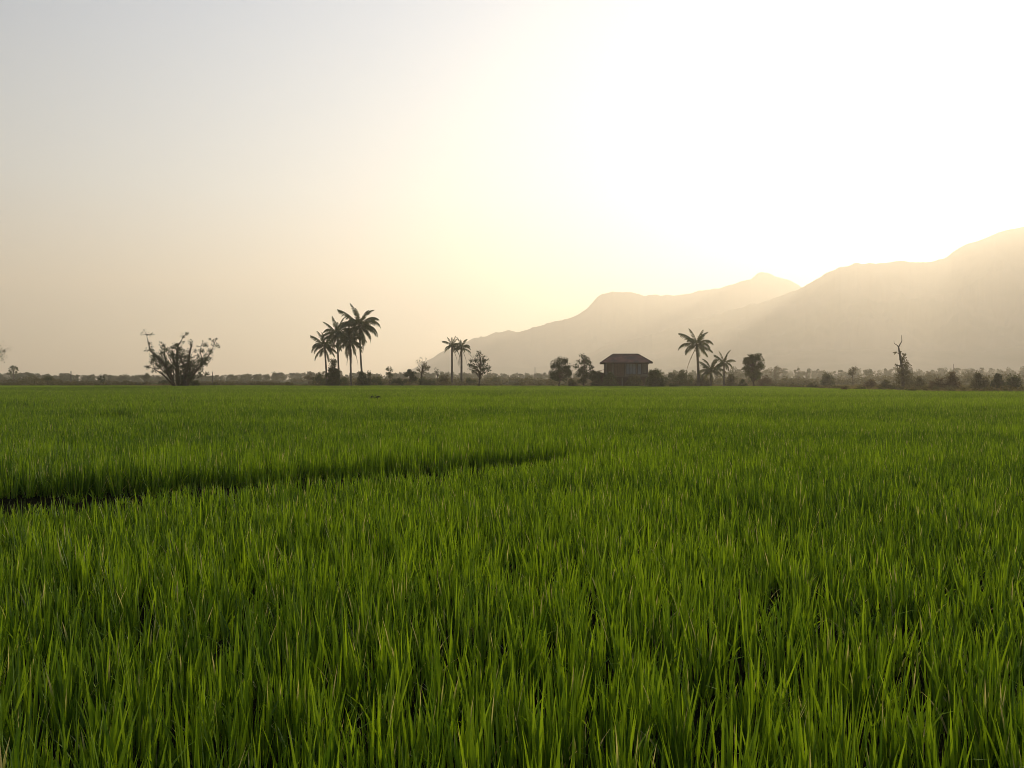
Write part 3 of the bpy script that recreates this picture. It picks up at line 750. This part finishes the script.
# ------------------------------------------------------------------ house
def house():
    D = 195; s = D / F
    root = empty('wooden_house', at(625.5, D)); tag(root, 'weathered two storey wooden house with a rusty hipped roof', 'house')
    root.rotation_euler = (0, 0, R(-4))
    W = 42 * s; Dp = 7.5; zE = (foot(D) - 362.8) * s; zR = (foot(D) - 354.2) * s; fl = 2.35
    hw = W / 2
    # roof with overhang and thickness
    ov = .9; rl = 12.5 * s
    def hip(z0, z1, hx, hy, r, t):
        mb = MB()
        top = [(-hx, -hy, z0), (hx, -hy, z0), (hx, hy, z0), (-hx, hy, z0), (-r, 0, z1), (r, 0, z1)]
        bot = [(x, y, z - t) for x, y, z in top]
        mb.add(top + bot, [(0, 1, 5, 4), (1, 2, 5), (2, 3, 4, 5), (3, 0, 4), (7, 6, 10, 11), (8, 7, 11), (9, 8, 11, 10), (6, 9, 10), (0, 6, 7, 1), (1, 7, 8, 2), (2, 8, 9, 3), (3, 9, 6, 0)])
        return mb
    rf = hip(zE, zR, hw + ov, Dp / 2 + ov, rl, .12).obj('roof', M['roof'], root)
    mb = MB()
    mb.tube([(-rl, 0, zR + .03), (rl, 0, zR + .03)], [.1, .1], 6)
    for sx in (-1, 1):
        for sy in (-1, 1):
            mb.tube([(sx * rl, 0, zR + .03), (sx * (hw + ov), sy * (Dp / 2 + ov), zE + .03)], [.09, .09], 6)
    mb.obj('ridge_cap', M['wood_dark'], rf)
    mb = MB()
    mb.box(-hw - ov + .02, hw + ov - .02, -Dp / 2 - ov - .06, -Dp / 2 - ov - .01, zE - .26, zE - .01); mb.obj('fascia', M['wood_dark'], rf); mb = MB(); mb.box(-hw - ov + .02, hw + ov - .02, Dp / 2 + ov + .01, Dp / 2 + ov + .06, zE - .26, zE - .01)
    mb.obj('fascia', M['wood_dark'], rf)
    # upper wall with real board relief
    mb = MB(); y0 = -Dp / 2
    mb.box(-hw, hw, y0, -y0, fl, zE + .35)
    n = 46
    for i in range(n):
        x = -hw + W * (i + .5) / n
        mb.box(x - .02, x + .02, y0 - .025, y0 - .002, fl + .01, zE + .3)
    mb.obj('upper_wall', M['wood'], root)
    mb = MB(); mb.box(-hw - .12, hw + .12, y0 - .14, -y0 + .12, fl - .22, fl - .004); mb.obj('floor_beam', M['wood_dark'], root)
    mb = MB(); mb.box(-hw + .35, hw - .35, y0 + .9, -y0 - .4, 0, fl - .23); mb.obj('lower_wall', M['wood_dark'], root)
    for i in range(6):
        for sy in (-1, 1):
            mb = MB(); x = -hw + .12 + (W - .24) * i / 5
            mb.box(x - .13, x + .13, sy * (Dp / 2 - .14) - .13, sy * (Dp / 2 - .14) + .13, -.1, fl - .225); mb.obj('stilt', M['post'], root)
    def opening(name, xc, w, z0, z1, m, mull=1):
        mb = MB(); mb.box(xc - w / 2 - .1, xc + w / 2 + .1, y0 - .075, y0 - .03, z0 - .1, z1 + .1); f = mb.obj(name, M['wood_dark'], root)
        for k in range(mull + 1):
            a = xc - w / 2 + w * k / (mull + 1) + .03; b = xc - w / 2 + w * (k + 1) / (mull + 1) - .03
            mb = MB(); mb.box(a, b, y0 - .10, y0 - .078, z0, z1)
            for q in range(5):
                z = z0 + (z1 - z0) * (q + .5) / 5; mb.box(a + .03, b - .03, y0 - .115, y0 - .101, z - .04, z + .04)
            mb.obj('shutter' if name == 'window' else 'door_leaf', m, f)
    opening('door', -1.55, 2.2, fl + .15, zE - .25, M['door'], 2)
    opening('window', -3.7, .9, fl + .9, zE - .3, M['wood_dark'], 1)
    opening('window', .95, 2.0, fl + .55, zE - .3, M['shutter'], 2)
    opening('window', 2.75, .8, fl + .55, zE - .3, M['shutter'], 0)
    opening('window', 3.95, .8, fl + .7, zE - .3, M['wood'], 1)
    # side lean-to on the left
    mb = MB(); mb.box(-hw - 1.9, -hw - .13, y0 + 1.4, -y0 - 1.2, 0, 3.2); w_ = mb.obj('side_room', M['wood_dark'], root)
    mb = MB(); mb.add([(-hw - 2.2, y0 + 1.1, 3.15), (-hw - .13, y0 + 1.1, 3.85), (-hw - .13, -y0 - .9, 3.85), (-hw - 2.2, -y0 - .9, 3.15), (-hw - 2.2, y0 + 1.1, 3.25), (-hw - .13, y0 + 1.1, 3.95), (-hw - .13, -y0 - .9, 3.95), (-hw - 2.2, -y0 - .9, 3.25)],
                     [(3, 2, 1, 0), (4, 5, 6, 7), (0, 1, 5, 4), (1, 2, 6, 5), (2, 3, 7, 6), (3, 0, 4, 7)])
    mb.obj('lean_to_roof', M['roof'], root)
house()

# ------------------------------------------------------------------ mountains
def ridge(name, ctrl, d0, W0, seed, u0, u1, nu=900, nv=46, rough=1.0, dslope=0.):
    px = np.linspace(u0, u1, nu)
    yy = np.interp(px, [c[0] for c in ctrl], [c[1] for c in ctrl])
    yy = yy - 3.2 * rough * (fbm(px / 22, px * 0 + .5, seed, 5) - .47) * np.clip((HY - yy) / 25, 0, 1) - 3.2 * rough * (vnoise(px / 7.5, px * 0 + .5, seed + 6) - .5) - 2.0 * rough * (fbm(px / 2.6, px * 0 + .5, seed + 4, 3) - .4)
    d = d0 + dslope * (px - 700)
    V = np.concatenate([np.linspace(-1, 0, nv * 2 // 3, endpoint=False), np.linspace(0, 1, nv // 3)])
    vs = []
    for v in V:
        dd = d + v * W0
        zt = np.maximum((HY - yy) / F * d + CAMZ, 0)
        a = abs(v)
        sh = (1 - a) ** 1.25
        sp = (fbm(px / 38 + v * .7, px * 0 + v * 5.0, seed + 9, 5) - .47) * 1.1 * math.sin(math.pi * min(1, a * 1.02)) ** .8
        z = zt * np.clip(sh + sp * .42 * rough * (1 - a) ** .4, 0, 1.2) - 2 * a
        if v != 0:    # the crest stays the skyline
            z = np.minimum(z, zt * dd / d * (1 - .10 * a))
        vs.append(np.stack([(px - 512) / F * dd, dd, z], 1))
    co = np.concatenate(vs)
    nv2 = len(V)
    mb = MB(); mb.v = [tuple(p) for p in co.tolist()]; mb.t = [.5] * len(co); mb.d = [0.] * len(co)
    mb.f = [(j * nu + i, j * nu + i + 1, (j + 1) * nu + i + 1, (j + 1) * nu + i) for j in range(nv2 - 1) for i in range(nu - 1)]
    o = mb.obj(name, M['forest'], smooth=True); tag(o, kind='structure')
    return o
ridge('mountain', [(330, 383), (395, 379), (425, 363), (440, 353), (470, 341), (497, 333), (507, 330), (517, 332), (540, 326), (560, 321), (578, 315), (588, 308), (593, 303), (597, 297.5), (602, 294.5), (611, 291.8), (632, 291.8), (648, 295.5), (672, 296), (700, 291.5), (730, 286), (750, 279.5), (757, 274.5), (763, 271.8), (768, 272.6), (775, 276.5), (788, 280), (802, 287), (850, 300), (950, 315), (1100, 330), (1250, 383)], 4700, 1100, 3, 330, 1250)
ridge('mountain', [(520, 383), (560, 366), (600, 348), (650, 334), (700, 319), (740, 308), (770, 300), (800, 289), (815, 280), (832, 270), (850, 264.5), (880, 262.5), (905, 262.5), (935, 261.5), (948, 256), (960, 248), (985, 238), (1005, 230), (1024, 226), (1080, 222), (1200, 226), (1400, 240), (1700, 300), (1900, 383)], 3500, 1300, 17, 520, 1900, nu=1000)
ridge('hill', [(560, 383), (650, 372), (720, 362), (800, 352), (880, 349), (960, 352), (1024, 346), (1150, 340), (1400, 350), (1700, 383)], 2300, 500, 31, 560, 1700, nu=300, nv=30, rough=.8)

# ------------------------------------------------------------------ haze
SUN_AZ = 27.0; SUN_EL = 11.7
def haze():
    mb = MB(); mb.box(-6300, 6300, -1400, 6500, -1.5, 735)
    m, nt, n, l = newmat('haze_air')
    out = N(n, 'ShaderNodeOutputMaterial'); v = N(n, 'ShaderNodeVolumePrincipled')
    v.inputs['Color'].default_value = (.975, .862, .705, 1)
    v.inputs['Density'].default_value = HAZE_DENS; v.inputs['Anisotropy'].default_value = .475
    l.new(v.outputs[0], out.inputs['Volume'])
    o = mb.obj('haze', m); tag(o, kind='stuff')
    o['label'] = 'warm evening haze hanging over the fields'; o['category'] = 'haze'
HAZE_DENS = 3.2e-4
haze()

# ------------------------------------------------------------------ sky and sun
sd = Vector((math.sin(R(SUN_AZ)) * math.cos(R(SUN_EL)), math.cos(R(SUN_AZ)) * math.cos(R(SUN_EL)), math.sin(R(SUN_EL))))
sl = bpy.data.lights.new('sun', 'SUN'); sl.energy = 5.0; sl.angle = R(.6); sl.color = (1, .89, .70)
so = bpy.data.objects.new('sun', sl); COL.objects.link(so)
so.rotation_euler = (-sd).to_track_quat('-Z', 'Y').to_euler(); so.location = sd * 600

GL_MIN, GL_POW, GL_COL = .25, 1.0, (.33, .385, .44)
VEIL = ((.22, .12, .04), (.155, .185, .20), (.0, .03, .11))
w = bpy.data.worlds.new('World'); C.world = w; w.use_nodes = True
n = w.node_tree.nodes; l = w.node_tree.links; n.clear()
out = n.new('ShaderNodeOutputWorld'); bg = n.new('ShaderNodeBackground'); sky = n.new('ShaderNodeTexSky')
sky.sky_type = 'NISHITA'; sky.sun_disc = False; sky.sun_elevation = R(SUN_EL); sky.sun_rotation = R(SUN_AZ)
sky.air_density = 1.0; sky.dust_density = 1.2; sky.ozone_density = 1.0; sky.altitude = 50
bg.inputs['Strength'].default_value = .05
# bright hazy glow of the sky round the sun
tc = n.new('ShaderNodeTexCoord'); nm = n.new('ShaderNodeVectorMath'); nm.operation = 'NORMALIZE'
dt = n.new('ShaderNodeVectorMath'); dt.operation = 'DOT_PRODUCT'; dt.inputs[1].default_value = sd
l.new(tc.outputs['Generated'], nm.inputs[0]); l.new(nm.outputs[0], dt.inputs[0])
mr = n.new('ShaderNodeMapRange'); mr.inputs['From Min'].default_value = GL_MIN; mr.inputs['From Max'].default_value = 1.0
l.new(dt.outputs['Value'], mr.inputs['Value'])
pw = n.new('ShaderNodeMath'); pw.operation = 'POWER'; pw.inputs[1].default_value = GL_POW; l.new(mr.outputs[0], pw.inputs[0])
gc = n.new('ShaderNodeVectorMath'); gc.operation = 'SCALE'; gc.inputs[0].default_value = [q * 20 for q in GL_COL]; l.new(pw.outputs[0], gc.inputs['Scale'])
# veil of thin high haze: blue grey overhead, warm towards the horizon
sp = n.new('ShaderNodeSeparateXYZ'); l.new(nm.outputs[0], sp.inputs[0])
rp = n.new('ShaderNodeValToRGB'); l.new(sp.outputs['Z'], rp.inputs['Fac']); e = rp.color_ramp.elements
e[0].position = 0.; e[0].color = (*VEIL[0], 1); e[1].position = .5; e[1].color = (*VEIL[2], 1)
q = e.new(.2); q.color = (*VEIL[1], 1)
vs = n.new('ShaderNodeVectorMath'); vs.operation = 'SCALE'; vs.inputs['Scale'].default_value = 20; l.new(rp.outputs[0], vs.inputs[0])
a0 = n.new('ShaderNodeVectorMath'); a0.operation = 'ADD'; l.new(vs.outputs[0], a0.inputs[0]); l.new(gc.outputs[0], a0.inputs[1])
ad = n.new('ShaderNodeVectorMath'); ad.operation = 'ADD'
l.new(sky.outputs[0], ad.inputs[0]); l.new(a0.outputs[0], ad.inputs[1])
l.new(ad.outputs[0], bg.inputs['Color']); l.new(bg.outputs[0], out.inputs['Surface'])

# ------------------------------------------------------------------ camera and render
cam = bpy.data.cameras.new('camera'); co = bpy.data.objects.new('camera', cam); COL.objects.link(co)
cam.sensor_width = 36; cam.lens = 36 * F / 1024; cam.clip_start = .05; cam.clip_end = 20000
co.location = (0, 0, CAMZ); co.rotation_euler = (R(90) - math.atan((384 - HY) / F), 0, 0)
C.camera = co
C.render.engine = 'CYCLES'
C.view_settings.view_transform = 'Standard'; C.view_settings.look = 'None'; C.view_settings.gamma = 1
C.view_settings.use_curve_mapping = False; C.view_settings.exposure = 0.36
cy = C.cycles
cy.max_bounces = 6; cy.diffuse_bounces = 3; cy.glossy_bounces = 1; cy.transmission_bounces = 4; cy.volume_bounces = 1; cy.transparent_max_bounces = 8
cy.use_denoising = True; cy.use_adaptive_sampling = True; cy.adaptive_threshold = .015
cy.sample_clamp_indirect = 5; cy.sample_clamp_direct = 4; cy.filter_width = .9
cy.caustics_reflective = False; cy.caustics_refractive = False
